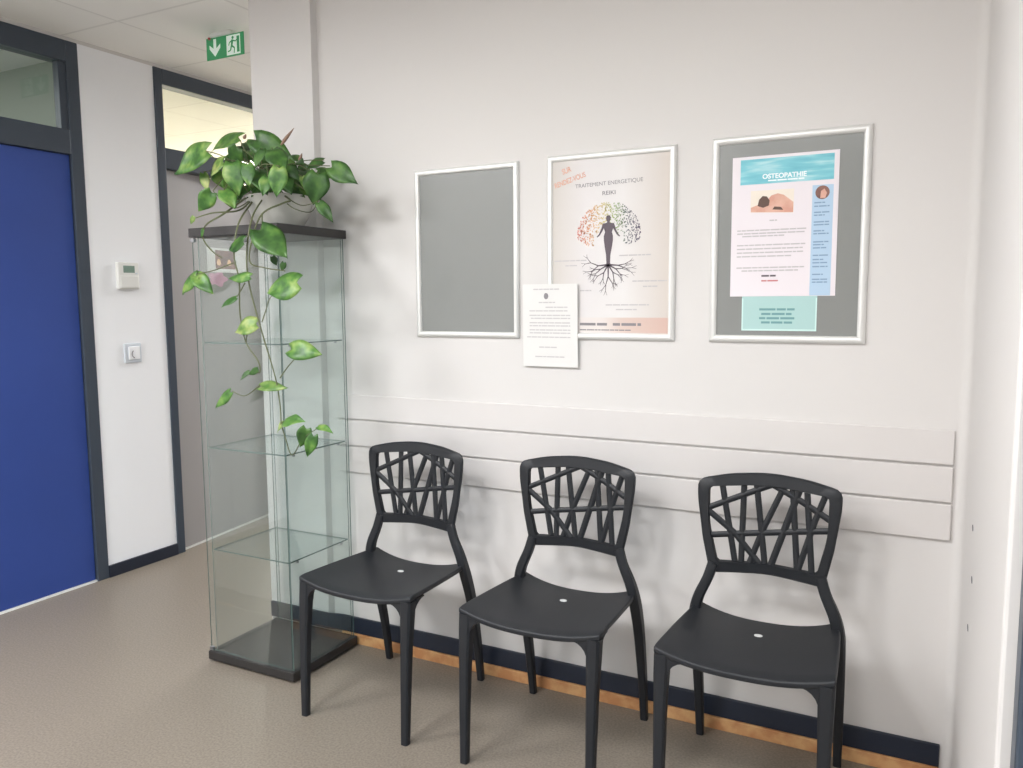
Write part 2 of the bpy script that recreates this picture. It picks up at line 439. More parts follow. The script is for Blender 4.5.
def radial(poly, c, n):
    """outline sampled at equal angles about c"""
    res = []
    for k in range(n):
        a = 2*math.pi*k/n; d = Vector((math.cos(a), math.sin(a))); best = None
        for i in range(len(poly)):
            p, q = poly[i]-c, poly[(i+1) % len(poly)]-c; e = q-p
            den = d.x*e.y - d.y*e.x
            if abs(den) < 1e-9: continue
            t = (p.x*e.y - p.y*e.x)/den; s = (p.x*d.y - p.y*d.x)/den
            if t > 0 and -1e-6 <= s <= 1+1e-6: best = t if best is None else max(best, t)
        res.append(c + d*best)
    return res

YB = .131                                   # plane of the chair back (front face), local
def bs(p): return (p[0]*.985, p[1] + .0122 - (p[1]-.56)*.015)
def back_y(s, z): return YB + .020*(1-(s/.21)**2) - .004 + max(0, z-.6)*.05

BARS = [((-.17,.747),(.008,.829)), ((-.131,.820),(-.089,.594)), ((-.069,.828),(-.071,.592)),
 ((-.17,.740),(-.091,.677),(-.018,.592)), ((-.034,.828),(-.004,.592)), ((.042,.826),(-.013,.695),(-.048,.592)),
 ((.086,.826),(.012,.592)), ((.012,.829),(.095,.788),(.172,.745)), ((.066,.828),(.085,.592)),
 ((.105,.828),(.125,.592)), ((.158,.824),(.130,.742),(.088,.592)), ((-.172,.664),(.007,.689),(.172,.717))]

def seat_z(u, v):
    side = abs(u)**2.5
    return .452 + .012*(1-v) + .008*side - (1-side)*(.018 + .004*v) + .002*max(0, v-.8)*5*side

def make_chair(name):
    t = empty(name, (0, 0, 0))
    # seat: saddle-shaped shell
    bm = new_bm(); NU, NV = 20, 18
    def P(i, j, low):
        u = -1+2*i/NU; v = j/NV
        hw = .221 - .020*v + .003*math.sin(math.pi*v) - .008*max(0, v-.8)/.2
        yf = -.222 - .010*(1-u*u); yr = .170 - .006*(1-u*u)
        x = u*hw; y = yf + (yr-yf)*v
        z = seat_z(u, v)
        if v < .08: z -= .004*(1-v/.08)**2
        return (x, y, z - (.017 if low else 0))
    top = [[bm.verts.new(P(i, j, 0)) for j in range(NV+1)] for i in range(NU+1)]
    bot = [[bm.verts.new(P(i, j, 1)) for j in range(NV+1)] for i in range(NU+1)]
    for i in range(NU):
        for j in range(NV):
            bm.faces.new((top[i][j], top[i+1][j], top[i+1][j+1], top[i][j+1]))
            bm.faces.new((bot[i][j], bot[i][j+1], bot[i+1][j+1], bot[i+1][j]))
    for i in range(NU):
        for j in (0, NV): bm.faces.new((top[i][j], top[i+1][j], bot[i+1][j], bot[i][j]))
    for j in range(NV):
        for i in (0, NU): bm.faces.new((top[i][j], top[i][j+1], bot[i][j+1], bot[i][j]))
    seat = obj('seat', bm, M['dark_plastic'], t, smooth=50, bevel=.005, seg=3, angle=50)
    bm = new_bm(); lathe(bm, [(.0115, -.004), (.0115, .0012), (.009, .0022)], .0, 0, 20, 1, .8)
    for v in bm.verts: v.co = Vector((v.co.x, v.co.y+.042, v.co.z + seat_z(0, .68)))
    tag(obj('seat_plug', bm, M['pale_plug'], seat), 'small pale oval plug')
    # back: ring frame, lattice inside it
    outer = fillet([bs(p) for p in [(-.160,.553),(-.183,.66),(-.199,.775),(-.201,.833),(-.11,.853),(0,.864),(.11,.853),(.201,.833),(.199,.775),(.183,.66),(.160,.553),(0,.567)]],
                   [.012,.3,.3,.030,.4,.5,.4,.030,.3,.3,.012,.5])
    inner = fillet([bs(p) for p in [(-.139,.591),(-.165,.70),(-.166,.812),(0,.828),(.166,.812),(.165,.70),(.139,.591),(0,.598)]], [.008,.3,.014,.6,.014,.3,.008,.6])
    c = Vector((0, .71)); N = 120
    A = radial(outer, c, N); B = radial(inner, c, N); T_ = .013
    bm = new_bm(); V = []
    for p, q in zip(A, B):
        m = []
        for (s, z, d) in ((p.x,p.y,.004), (p.x,p.y,-.002), (p.x+(c.x-p.x)*.03,p.y+(c.y-p.y)*.03,-.007), (q.x-(c.x-q.x)*.012,q.y-(c.y-q.y)*.012,-.010), (q.x,q.y,-.007), (q.x,q.y,T_*.6)):
            m.append(bm.verts.new((s, back_y(s, z)+d, z)))
        V.append(m)
    for k in range(N):
        a, b = V[k], V[(k+1) % N]
        for i in range(6): bm.faces.new((a[i], a[(i+1) % 6], b[(i+1) % 6], b[i]))
    bk = obj('backrest', bm, M['dark_plastic'], t, smooth=35)
    bm = new_bm()
    for i, pts in enumerate(BARS):
        pts = [bs(p) for p in pts]
        dense = []
        for a, b in zip(pts, pts[1:]):
            for k in range(6):
                f = k/6; dense.append((a[0]+(b[0]-a[0])*f, a[1]+(b[1]-a[1])*f))
        dense.append(pts[-1])
        sweep(bm, [(s, back_y(s, z)+.0005*(i % 3), z) for s, z in dense], [(.0168 if i != 6 else .019, .014)]*len(dense), 8, 6,
              side=(0, 0, 1) if abs(pts[-1][1]-pts[0][1]) < abs(pts[-1][0]-pts[0][0]) else (1, 0, 0))
    obj('lattice', bm, M['dark_plastic'], bk, smooth=40)
    # legs
    for s in (-1, 1):
        bm = new_bm()
        pts = [(s*.199,-.233,0), (s*.200,-.227,.15), (s*.2005,-.219,.30), (s*.2005,-.211,.395), (s*.2000,-.205,.448)]
        sweep(bm, pts, [(.0245,.0245),(.0285,.0285),(.0325,.034),(.038,.040),(.040,.044)], 16, 5)
        # fillets under the seat, along the front and along the side
        for (ax, L) in (('x', .055), ('y', .060)):
            prof = []
            for k in range(7):
                a = math.pi/2*k/6; prof.append((L*(1-math.sin(a)), L*(1-math.cos(a))))  # arc from (L,0) to (0,L)
            prof.append((-.012, L)); prof.append((-.012, -.004)); prof.append((L, -.004))
            base = .184
            rings = []
            for w in (-.012, .012):
                ring = []
                for d, h in prof:
                    z = (.443 if ax == 'x' else .443-.012*max(0, d)/.36) - h
                    if ax == 'x': ring.append(bm.verts.new((s*(base-d), -.212+w, z-.006*(d/L if d > 0 else 0))))
                    else: ring.append(bm.verts.new((s*(.199+w*.9), -.190+d, z)))
                rings.append(ring)
            n = len(prof)
            bm.faces.new(rings[0]); bm.faces.new(rings[1][::-1])
            for k in range(n): bm.faces.new((rings[0][k], rings[0][(k+1) % n], rings[1][(k+1) % n], rings[1][k]))
        obj('leg', bm, M['dark_plastic'], t, smooth=35)
        bm = new_bm()
        pts = smooth_path([(s*.201,.241,0), (s*.2015,.216,.16), (s*.202,.174,.33), (s*.200,.140,.428), (s*.1885,.131,.487), (s*.1625,.131,.548), (s*.1475,.134,.597)], 5)
        L = len(pts); sz = []
        for i, p in enumerate(pts):
            z = p.z
            if z < .42: sz.append((.0235+.0095*z/.42, .0235+.0165*z/.42))
            else: sz.append((.033-.003*min(1,(z-.42)/.12), .040-.018*min(1, (z-.42)/.13)))
        sweep(bm, pts, sz, 16, 4.5)
        # fillet between rear leg and seat side
        obj('leg', bm, M['dark_plastic'], t, smooth=35)
    return t

def copy_tree(o, parent=None):
    c = o.copy(); COL.objects.link(c); c.parent = parent
    for ch in list(o.children): copy_tree(ch, c)
    return c

spots = [(-1.4015, .3, 'black plastic chair with lattice back, beside the glass cabinet'),
         (-.789, .2, 'black plastic chair with lattice back, middle of the three'),
         (-.200, .8, 'black plastic chair with lattice back, nearest the right wall')]
proto = make_chair('lattice_back_chair')
for i, (x, a, lab) in enumerate(spots):
    o = proto if i == 0 else copy_tree(proto)
    o.location = (x, -.30, 0); o.rotation_euler = (0, 0, math.radians(a))
    tag(o, lab, 'chair', 'lattice-back chairs along the wall')

# ------------------------------------------------------------------ glass display cabinet
cx0, cx1, cy0, cy1 = -2.209, -1.783, -.3918, -.0278
cab = empty('display_cabinet', ((cx0+cx1)/2, (cy0+cy1)/2, 0))
tag(cab, 'tall glass display cabinet with dark top and base and three glass shelves', 'cabinet')
boxobj('base', (cx0, cx1, cy0, cy1, .008, .040), M['black_brown'], cab, bevel=.002)
for x in (cx0+.03, cx1-.03):
    for y in (cy0+.03, cy1-.03):
        bm = new_bm(); lathe(bm, [(.014, 0), (.014, .009)], x, y, 12)
        obj('foot', bm, M['black_brown'], cab)
boxobj('top_panel', (cx0, cx1, cy0, cy1, 1.598, 1.630), M['black_brown'], cab, bevel=.002)
g0, g1 = .040, 1.598
def glass_panel(name, b, thin, parent=cab):
    bm = new_bm(); fs = box(bm, *b)
    for f in fs:
        n = f.normal if f.normal.length else None
        f.normal_update()
        ax = max(range(3), key=lambda i: abs(f.normal[i]))
        f.material_index = 0 if ax == thin else 1
    return obj(name, bm, [M['glass'], M['glass_edge']], parent)
glass_panel('side_glass', (cx0+.029, cx0+.033, cy0+.016, cy1-.008, g0, g1), 0)
glass_panel('side_glass', (cx1-.014, cx1-.010, cy0+.016, cy1-.008, g0, g1), 0)
glass_panel('back_glass', (cx0+.020, cx1-.020, cy1-.013, cy1-.009, g0, g1), 1)
door = glass_panel('glass_door', (cx0+.010, cx1-.010, cy0+.007, cy0+.011, g0+.006, g1-.006), 1)
for z in (g0+.003, g1-.018):
    boxobj('hinge', (cx0+.004, cx0+.022, cy0+.003, cy0+.015, z, z+.015), M['steel'], door, bevel=.002)
for z in (.437, .826, 1.217):
    sh = glass_panel('glass_shelf', (cx0+.034, cx1-.020, cy0+.020, cy1-.018, z-.0025, z+.0025), 2)
    for x in (cx0+.0335, cx1-.0215):
        for y in (cy0+.06, cy1-.06): boxobj('shelf_pin', (x, x+.007, y-.004, y+.004, z-.009, z-.0025), M['steel'], sh)

# ------------------------------------------------------------------ plant
LEAVES=[
(-2.091,-0.4,1.892,-2.275,-0.402,1.834,0.62,1),(-2.038,-0.3,1.951,-2.199,-0.297,1.921,0.58,1),
(-1.952,-0.3,1.933,-1.795,-0.294,1.851,0.6,0),(-1.999,-0.34,1.903,-2.055,-0.328,1.844,0.9,0),
(-1.948,-0.42,1.842,-1.926,-0.417,1.721,0.8,1),(-2.006,-0.4,1.854,-2.115,-0.388,1.802,0.75,2),
(-1.913,-0.36,1.818,-1.82,-0.389,1.737,0.8,0),(-1.737,-0.42,1.809,-1.747,-0.429,1.702,0.75,1),
(-1.826,-0.3,1.85,-1.768,-0.288,1.776,0.7,0),(-1.694,-0.28,1.798,-1.72,-0.281,1.695,0.95,0),
(-1.706,-0.27,1.709,-1.648,-0.259,1.632,0.55,0),(-1.7,-0.24,1.851,-1.773,-0.265,1.827,0.75,0),
(-1.666,-0.25,1.827,-1.545,-0.259,1.76,0.65,0),(-2.033,-0.43,1.747,-2.095,-0.449,1.674,0.8,1),
(-1.98,-0.43,1.747,-1.927,-0.436,1.686,0.85,1),(-2.155,-0.36,1.83,-2.135,-0.364,1.758,0.6,2),
(-1.877,-0.35,1.89,-1.888,-0.379,1.82,0.8,0),(-1.822,-0.36,1.884,-1.745,-0.38,1.795,0.8,0),
(-1.899,-0.4,1.835,-1.877,-0.417,1.751,0.75,1),(-2.004,-0.33,1.829,-2.107,-0.319,1.796,0.8,0),
(-2.025,-0.2,1.885,-1.938,-0.196,1.864,0.7,0),(-1.846,-0.24,1.822,-1.746,-0.263,1.764,0.7,0),
(-1.844,-0.2,1.852,-1.795,-0.194,1.81,0.7,0),(-2.112,-0.25,1.921,-2.011,-0.274,1.873,0.8,0),
(-2.159,-0.3,1.845,-2.126,-0.302,1.778,0.8,1),(-2.008,-0.25,1.911,-1.925,-0.274,1.844,0.85,0),
(-1.826,-0.38,1.788,-1.827,-0.41,1.719,0.8,1),(-2.022,-0.37,1.804,-2.045,-0.361,1.745,0.8,1),
(-1.829,-0.3,1.799,-1.776,-0.321,1.732,0.7,0),(-2.106,-0.2,1.957,-2.004,-0.22,1.915,0.7,0),
(-1.998,-0.3,1.805,-1.977,-0.286,1.749,0.75,1),(-1.765,-0.28,1.797,-1.757,-0.271,1.75,0.7,1),
(-2.072,-0.28,1.891,-2.127,-0.297,1.843,0.8,0),(-1.941,-0.22,1.903,-2.02,-0.207,1.862,0.8,0),
(-1.935,-0.15,1.899,-1.864,-0.156,1.87,0.6,0),(-2.131,-0.43,1.667,-2.154,-0.429,1.637,0.6,2),
(-1.793,-0.46,1.601,-1.665,-0.48,1.514,0.72,0),(-1.754,-0.45,1.515,-1.745,-0.438,1.482,0.8,0),
(-1.703,-0.45,1.494,-1.718,-0.449,1.462,0.8,0),(-1.862,-0.46,1.568,-1.97,-0.447,1.546,0.7,0),
(-2.096,-0.46,1.463,-2.209,-0.45,1.391,0.55,1),(-2.112,-0.455,1.46,-2.014,-0.472,1.399,0.6,1),
(-1.837,-0.46,1.448,-1.947,-0.474,1.449,0.45,1),(-1.91,-0.46,1.382,-1.975,-0.48,1.348,0.55,1),
(-1.632,-0.47,1.427,-1.762,-0.48,1.397,0.85,1),(-1.827,-0.46,1.291,-1.914,-0.48,1.267,0.85,2),
(-1.685,-0.46,1.209,-1.544,-0.476,1.204,0.62,1),(-1.827,-0.455,1.138,-1.881,-0.458,1.116,0.5,0),
(-1.869,-0.455,1.13,-1.896,-0.48,1.1,0.45,0),(-1.825,-0.46,1.077,-1.704,-0.459,1.093,0.48,2),
(-1.952,-0.46,1.058,-2.037,-0.475,0.992,0.45,1),(-1.723,-0.46,0.967,-1.617,-0.476,0.983,0.6,1),
(-1.719,-0.46,0.961,-1.772,-0.453,0.926,0.7,2),(-1.619,-0.46,0.954,-1.65,-0.468,0.88,0.8,0),
(-1.586,-0.465,0.934,-1.61,-0.48,0.851,0.6,1),(-1.577,-0.46,0.96,-1.504,-0.468,0.95,0.5,1),
(-2.063,-0.45,1.617,-2.091,-0.448,1.588,0.6,1),
]
VINES=[
[(-2.001,-0.2,1.775),(-1.935,-0.3,1.724),(-1.886,-0.4,1.65),(-1.875,-0.44,1.539),(-1.862,-0.45,1.428),(-1.812,-0.45,1.263),(-1.761,-0.45,1.116),(-1.743,-0.45,1.019),(-1.737,-0.455,0.956)],
[(-2.031,-0.2,1.777),(-1.973,-0.32,1.707),(-1.932,-0.42,1.627),(-1.936,-0.44,1.524),(-1.907,-0.45,1.439),(-1.909,-0.45,1.324),(-1.887,-0.45,1.228),(-1.835,-0.45,1.165),(-1.828,-0.45,1.128),(-1.846,-0.455,1.127)],
[(-1.967,-0.2,1.772),(-1.805,-0.3,1.716),(-1.791,-0.35,1.699),(-1.83,-0.41,1.659),(-1.85,-0.44,1.572),(-1.858,-0.445,1.498),(-1.787,-0.45,1.477),(-1.7,-0.45,1.465)],
[(-2.042,-0.25,1.754),(-2.012,-0.4,1.674),(-2.074,-0.43,1.633),(-2.081,-0.44,1.588),(-2.04,-0.44,1.542),(-1.988,-0.445,1.516)],
[(-2.017,-0.25,1.752),(-1.982,-0.36,1.686),(-2.049,-0.42,1.674),(-2.122,-0.43,1.66)],
[(-1.81,-0.45,1.297),(-1.785,-0.455,1.337),(-1.746,-0.47,1.38),(-1.662,-0.47,1.421)],
[(-1.739,-0.45,1.11),(-1.702,-0.455,1.146),(-1.661,-0.46,1.18),(-1.651,-0.46,1.207)],
[(-1.737,-0.455,0.956),(-1.718,-0.455,0.903),(-1.693,-0.455,0.853),(-1.643,-0.46,0.909),(-1.599,-0.46,0.939),(-1.564,-0.46,0.958)],
[(-1.737,-0.455,0.956),(-1.719,-0.46,0.968)],
[(-1.887,-0.45,1.228),(-1.87,-0.455,1.27),(-1.846,-0.46,1.284)],
[(-1.83,-0.45,1.083),(-1.897,-0.455,1.043),(-1.952,-0.46,1.058)],
[(-1.749,-0.45,1.086),(-1.78,-0.455,1.082),(-1.825,-0.46,1.077)],
[(-1.88,-0.45,1.428),(-1.9,-0.455,1.398),(-1.91,-0.46,1.382)],
[(-1.928,-0.44,1.501),(-2.019,-0.45,1.475),(-2.096,-0.46,1.463)],
[(-1.83,-0.41,1.659),(-1.793,-0.45,1.615),(-1.793,-0.46,1.601)],
[(-1.939,-0.22,1.768),(-1.779,-0.28,1.699),(-1.706,-0.27,1.709)],
[(-1.967,-0.2,1.779),(-1.843,-0.26,1.701),(-1.752,-0.26,1.675),(-1.706,-0.27,1.709)],
[(-2.032,-0.25,1.753),(-1.959,-0.38,1.717),(-1.971,-0.43,1.739)],
[(-2.031,-0.2,1.777),(-1.95,-0.35,1.747),(-1.958,-0.41,1.838)],
[(-1.991,-0.2,1.781),(-1.964,-0.3,1.813),(-2.01,-0.33,1.899)],
[(-1.972,-0.2,1.78),(-1.838,-0.26,1.798),(-1.694,-0.28,1.792)],
[(-1.972,-0.2,1.78),(-1.827,-0.22,1.83),(-1.666,-0.25,1.82)],
[(-2.016,-0.2,1.783),(-2.032,-0.35,1.829),(-2.091,-0.4,1.892)],
[(-2.001,-0.2,1.782),(-1.948,-0.28,1.849),(-1.952,-0.3,1.933)],
[(-1.981,-0.2,1.78),(-1.776,-0.38,1.788),(-1.737,-0.42,1.809)],
[(-2.017,-0.25,1.748),(-1.989,-0.38,1.691),(-2.033,-0.43,1.747)],
]
SPEARS=[
((-1.837,-0.3,1.905),(-1.776,-0.3,1.956)),
((-1.803,-0.25,1.852),(-1.788,-0.25,1.881)),
((-2.01,-0.3,1.942),(-1.999,-0.3,1.958)),
]

pc = (-1.955, -.19)
plant = empty('potted_pothos', (pc[0], pc[1], 1.63))
tag(plant, 'trailing green pothos in a pale pot on top of the glass cabinet', 'plant')
bm = new_bm()
lathe(bm, [(.070,1.630),(.078,1.632),(.100,1.668),(.114,1.708),(.119,1.738),(.121,1.746),(.117,1.748),(.112,1.742),(.108,1.722)], pc[0], pc[1], 48)
obj('pot', bm, M['pot'], plant, smooth=40)
bm = new_bm(); lathe(bm, [(.1085,1.722),(.108,1.729),(.06,1.737),(.01,1.739)], pc[0], pc[1], 32)
obj('soil', bm, M['soil'], plant, smooth=40)
bm = new_bm()
for k, v in enumerate(VINES):
    pts = smooth_path(v, 7); L = len(pts)
    tube(bm, pts, .0036 if k < 5 else .0023, 6, [1-.45*i/L for i in range(L)])
r5 = random.Random(9)
for (bx, by, bz, *_r) in LEAVES[:35]:                      # leaf stalks rising from the soil
    a = Vector((pc[0]+r5.uniform(-.06, .06), pc[1]+r5.uniform(-.07, .03), 1.735)); e = Vector((bx, by, bz))
    m = (a+e)/2 + Vector((r5.uniform(-.03, .03), -.02+r5.uniform(-.03, .01), .05 if bz > 1.8 else .07))
    tube(bm, smooth_path([a, m, e], 6), .0018, 5)
obj('vine', bm, M['stem'], plant, smooth=60)
for a, b in SPEARS:
    bm = new_bm(); a, b = Vector(a), Vector(b)
    tube(bm, [a+(b-a)*t for t in (0, .25, .5, .75, 1)], .0065, 7, [.45, 1, .9, .55, .1])
    tag(obj('rolled_leaf', bm, M['spear'], plant, smooth=60), 'brown rolled new leaf')
CAM = Vector((.1798, -2.4643, 1.3653))
def add_leaf(bm, b, t, wr, mi, rnd):
    b, t = Vector(b), Vector(t)
    if wr < .83 and (t-b).length < .15: m_ = (b+t)/2; b = m_+(b-m_)*.86; t = m_+(t-m_)*.9
    ax = t-b; L = ax.length; ax.normalize()
    face = Vector((.45, -.75, .45)).normalized()           # leaves turn to the lit room
    face = (face + Vector((rnd.uniform(-.35,.35), rnd.uniform(-.25,.25), rnd.uniform(-.3,.35)))).normalized()
    n = (face - ax*face.dot(ax)).normalized(); sd = ax.cross(n)
    NU, NV = 6, 10
    curl = rnd.uniform(.10, .24); fold = rnd.uniform(.12, .34); wv = rnd.uniform(0, 6.28)
    g = []
    for j in range(NV+1):
        v = j/NV
        prof = (math.sin(math.pi*min(1, v*.93+.07)**.72))*(1-.18*v)
        if j == NV: prof = 0
        w = L*wr*.49*prof
        row = []
        for i in range(-NU//2, NU//2+1):
            u = i/(NU/2)
            notch = -.13*L*abs(u)**1.3*max(0, 1-v*4.5)
            p = b + ax*(v*L + notch) + sd*(u*w) + n*(-curl*L*(v*v-.25*v) + fold*w*abs(u) - .05*L*math.sin(wv+v*5)*abs(u) - .18*w*u*u)
            row.append(bm.verts.new(p))
        g.append(row)
    for j in range(NV):
        for i in range(NU):
            f = bm.faces.new((g[j][i], g[j][i+1], g[j+1][i+1], g[j+1][i])); f.material_index = mi; f.smooth = True
rnd = random.Random(4)
bm = new_bm()
for (bx, by, bz, tx, ty, tz, w, k) in LEAVES: add_leaf(bm, (bx, by, bz), (tx, ty, tz), w, k, rnd)
for k in range(40):                                        # inner leaves of the crown
    a = rnd.uniform(0, 6.28); r = rnd.uniform(.02, .15)
    b = Vector((pc[0]+.01+r*math.cos(a)*1.25, pc[1]-.03+r*math.sin(a)*.8, rnd.uniform(1.76, 1.85)))
    d = Vector((math.cos(a)*.8, math.sin(a)*.8, rnd.uniform(-1.0, .1))).normalized()
    add_leaf(bm, b, b+d*rnd.uniform(.048, .072), .75, rnd.choice((0, 0, 1)), rnd)
fo = obj('foliage', bm, [M['leaf_dark'], M['leaf_mid'], M['leaf_lime']], plant, smooth='all')
md = fo.modifiers.new('thick', 'SOLIDIFY'); md.thickness = .0007

# ------------------------------------------------------------------ picture frames on the wall
def snap_frame(name, x0, x1, z0, z1, label, w=.0205, tilt=0):
    t = empty(name, ((x0+x1)/2, 0, z0)); tag(t, label, 'picture frame', 'aluminium snap frames on the wall')
    prof = [(0, 0), (0, .007), (.003, .0115), (.008, .0140), (.0125, .0140), (.0175, .0115), (w, .0065), (w, 0)]
    bm = new_bm(); rings = []
    for (cx, cz, sx, sz) in ((x0, z0, 1, 1), (x1, z0, -1, 1), (x1, z1, -1, -1), (x0, z1, 1, -1)):
        rings.append([bm.verts.new((cx+sx*d, -h, cz+sz*d)) for d, h in prof])
    n = len(prof)
    for k in range(4):
        a, b = rings[k], rings[(k+1) % 4]
        for i in range(n): bm.faces.new((a[i], a[(i+1) % n], b[(i+1) % n], b[i]))
    obj('frame', bm, M['alu'], t, smooth=30)
    boxobj('backing_board', (x0+.006, x1-.006, -.0042, -.0005, z0+.006, z1-.006), M['grey_backing'], t)
    return t
snap_frame('picture_frame', -1.484, -1.064, 1.2335, 1.829, 'empty silver picture frame showing plain grey board, nearest the cabinet')
snap_frame('picture_frame', -.9576, -.5222, 1.2338, 1.834, 'silver picture frame holding the tree poster, middle of the three')
snap_frame('picture_frame', -.4137, .0246, 1.2339, 1.839, 'silver picture frame with a white flyer on grey board, nearest the right wall', .0215)

# poster with the tree
px0, px1, pz0, pz1 = -.9385, -.5415, 1.253, 1.8155
YP = -.0056
po = boxobj('poster', (px0, px1, -.0054, -.0044, pz0, pz1), ramp_mat('beige_poster_print', 'X', 0, 1, [(0, (204, 198, 192)), (.3, (218, 214, 214)), (.62, (222, 219, 218)), (1, (206, 197, 190))], space='Generated'), loc=((px0+px1)/2, 0, pz0))
tag(po, 'beige poster of a woman as a tree with roots, in the middle frame', 'poster')
def pobj(name, bm, m, par): return obj(name, bm, m, par)
bm = new_bm(); flat(bm, [(px0+.002, pz0+.004), (px1-.002, pz0+.004), (px1-.002, pz0+.053), (px0+.002, pz0+.053)], YP)
pobj('colour_band', bm, ramp_mat('peach_band_print', 'X', 0, 1, [(0, (220, 214, 213)), (.45, (220, 212, 208)), (.62, (212, 192, 183)), (1, (205, 174, 163))], space='Generated'), po)
pobj('title', text_mesh('TRAITEMENT ENERGETIQUE', -.7425, 1.733, YP-.0002, .229, rot=.03, height=.0145, bold=0), M['ink'], po)
pobj('title', text_mesh('REIKI', -.741, 1.7035, YP-.0002, .044, rot=.03, height=.0125), M['ink'], po)
pobj('corner_note', text_mesh('SUR', -.888, 1.784, YP-.0002, .032, rot=.28, height=.018), M['ink_orange'], po)
pobj('corner_note', text_mesh('RENDEZ-VOUS', -.876, 1.752, YP-.0002, .112, rot=.28, height=.017), M['ink_orange'], po)
# crown of dots
crown = ramp_mat('crown_dots_print', 'X', 0, 1, [(0, (222, 128, 118)), (.22, (230, 170, 120)), (.42, (214, 196, 120)), (.6, (150, 178, 110)), (.78, (96, 104, 112)), (1, (92, 76, 104))], space='Generated')
bm = new_bm(); r2 = random.Random(2); cxp, czp = -.742, 1.563
cnt = 0
while cnt < 760:
    x = cxp + r2.uniform(-.11, .108); z = r2.uniform(1.538, 1.676)
    dx, dz = (x-cxp)/.109, (z-1.566)/.109
    if dx*dx + dz*dz*(1 if dz > 0 else 9) > 1: continue
    if abs(x-cxp) < .024 and z < 1.60: continue
    if abs(x-cxp) < .050 and z < 1.575+.2*(abs(x-cxp)-.04): continue
    if r2.random() > .45+.55*math.hypot(dx, dz): continue
    cnt += 1
    q = r2.uniform(.0010, .0024); th = r2.uniform(0, 3)
    flat(bm, [(x+q*1.6*math.cos(th+k*math.pi/2)*(1 if k % 2 else .6), z+q*1.6*math.sin(th+k*math.pi/2)*(1 if k % 2 else .6)) for k in range(4)], YP-.0002)
pobj('tree_crown', bm, crown, po)
bm = new_bm()
Y3 = YP-.0004
body = [(0,.118),(.006,.117),(.0085,.108),(.0075,.098),(.0045,.092),(.005,.086),(.0185,.082),(.021,.074),(.0165,.058),(.0125,.044),(.0165,.026),(.0165,.006),(.0125,-.026),(.0075,-.060),(.0065,-.096),(.010,-.104),
        (-.010,-.104),(-.0065,-.096),(-.0080,-.060),(-.0125,-.026),(-.0160,.006),(-.0165,.026),(-.012,.044),(-.0155,.058),(-.0205,.074),(-.0180,.082),(-.005,.086),(-.0045,.092),(-.0075,.098),(-.0085,.108),(-.006,.117)]
zb = 1.5486
flat(bm, [(cxp+x*.95, zb+z*.707) for x, z in body], Y3)
for s in (-1, 1):
    pts = [(.017,.078),(.026,.052),(.037,.030),(.046,.022)]
    for (a, b), (w0, w1) in zip(zip(pts, pts[1:]), ((.009,.007),(.007,.005),(.005,.003))):
        strip(bm, (cxp+s*a[0]*.85, zb+a[1]*.74), (cxp+s*b[0]*.85, zb+b[1]*.74), w0, w1, Y3-.0001)
pobj('woman_silhouette', bm, M['ink_dark'], po)
bm = new_bm(); r3 = random.Random(8)
def root(x, z, a, L, w, d):
    x2, z2 = x+L*math.cos(a), z+L*math.sin(a)
    strip(bm, (x, z), (x2, z2), w, w*.6, Y3-.0001*d)
    if d < 4:
        for k in (-1, 1): root(x2, z2, a+k*r3.uniform(.2, .6), L*r3.uniform(.6, .85), w*.6, d+1)
for a, L in ((-.08, .030), (-.5, .026), (-1.0, .026), (-1.57, .034), (-2.1, .026), (-2.65, .026), (-3.06, .030)):
    root(cxp, 1.476, a, L*1.13, .0058, 1)
pobj('tree_root', bm, M['ink_dark'], po)
for i, (x0, x1, z) in enumerate(((-.932,-.812,1.490),(-.892,-.85,1.474),(-.705,-.60,1.502),(-.66,-.548,1.420),(-.625,-.578,1.403),(-.75,-.605,1.345),(-.715,-.645,1.330),(-.84,-.80,1.392))):
    bm = new_bm(); words(bm, x0, x1, z, .0038, YP-.0003, i); pobj('caption', bm, M['ink_soft'], po)
for x0, x1, z, h_ in ((-.84, -.745, 1.280, .0085), (-.725, -.63, 1.280, .0085), (-.84, -.66, 1.264, .0035)):
    bm = new_bm(); words(bm, x0, x1, z, h_, YP-.0005, int(-x0*100)); pobj('contact_line', bm, M['ink'], po)

# white notice taped below
bm = new_bm(); nx0, nx1, nz0, nz1 = -1.0455, -.8445, 1.140, 1.417
G = 8; vs = []
for i in range(G+1):
    row = []
    for j in range(G+1):
        z = nz0+(nz1-nz0)*i/G; y = -.0162 + .004*(1-i/G)**2
        row.append((nx0+(nx1-nx0)*j/G, y, z))
    vs.append(row)
fr_ = [[bm.verts.new(p) for p in r] for r in vs]; bk_ = [[bm.verts.new((p[0], p[1]+.0004, p[2])) for p in r] for r in vs]
for i in range(G):
    for j in range(G):
        bm.faces.new((fr_[i][j], fr_[i][j+1], fr_[i+1][j+1], fr_[i+1][j])); bm.faces.new((bk_[i][j], bk_[i+1][j], bk_[i+1][j+1], bk_[i][j+1]))
for k in range(G):
    for (a, b) in (((0, k), (0, k+1)), ((G, k), (G, k+1)), ((k, 0), (k+1, 0)), ((k, G), (k+1, G))):
        bm.faces.new((fr_[a[0]][a[1]], fr_[b[0]][b[1]], bk_[b[0]][b[1]], bk_[a[0]][a[1]]))
no = obj('notice', bm, M['paper'], loc=(-.945, 0, nz0), smooth=30)
tag(no, 'white printed notice sheet overlapping the lower left corner of the tree poster', 'notice')
def ny(z): return -.0162 + .004*(1-(z-nz0)/(nz1-nz0))**2 - .0006
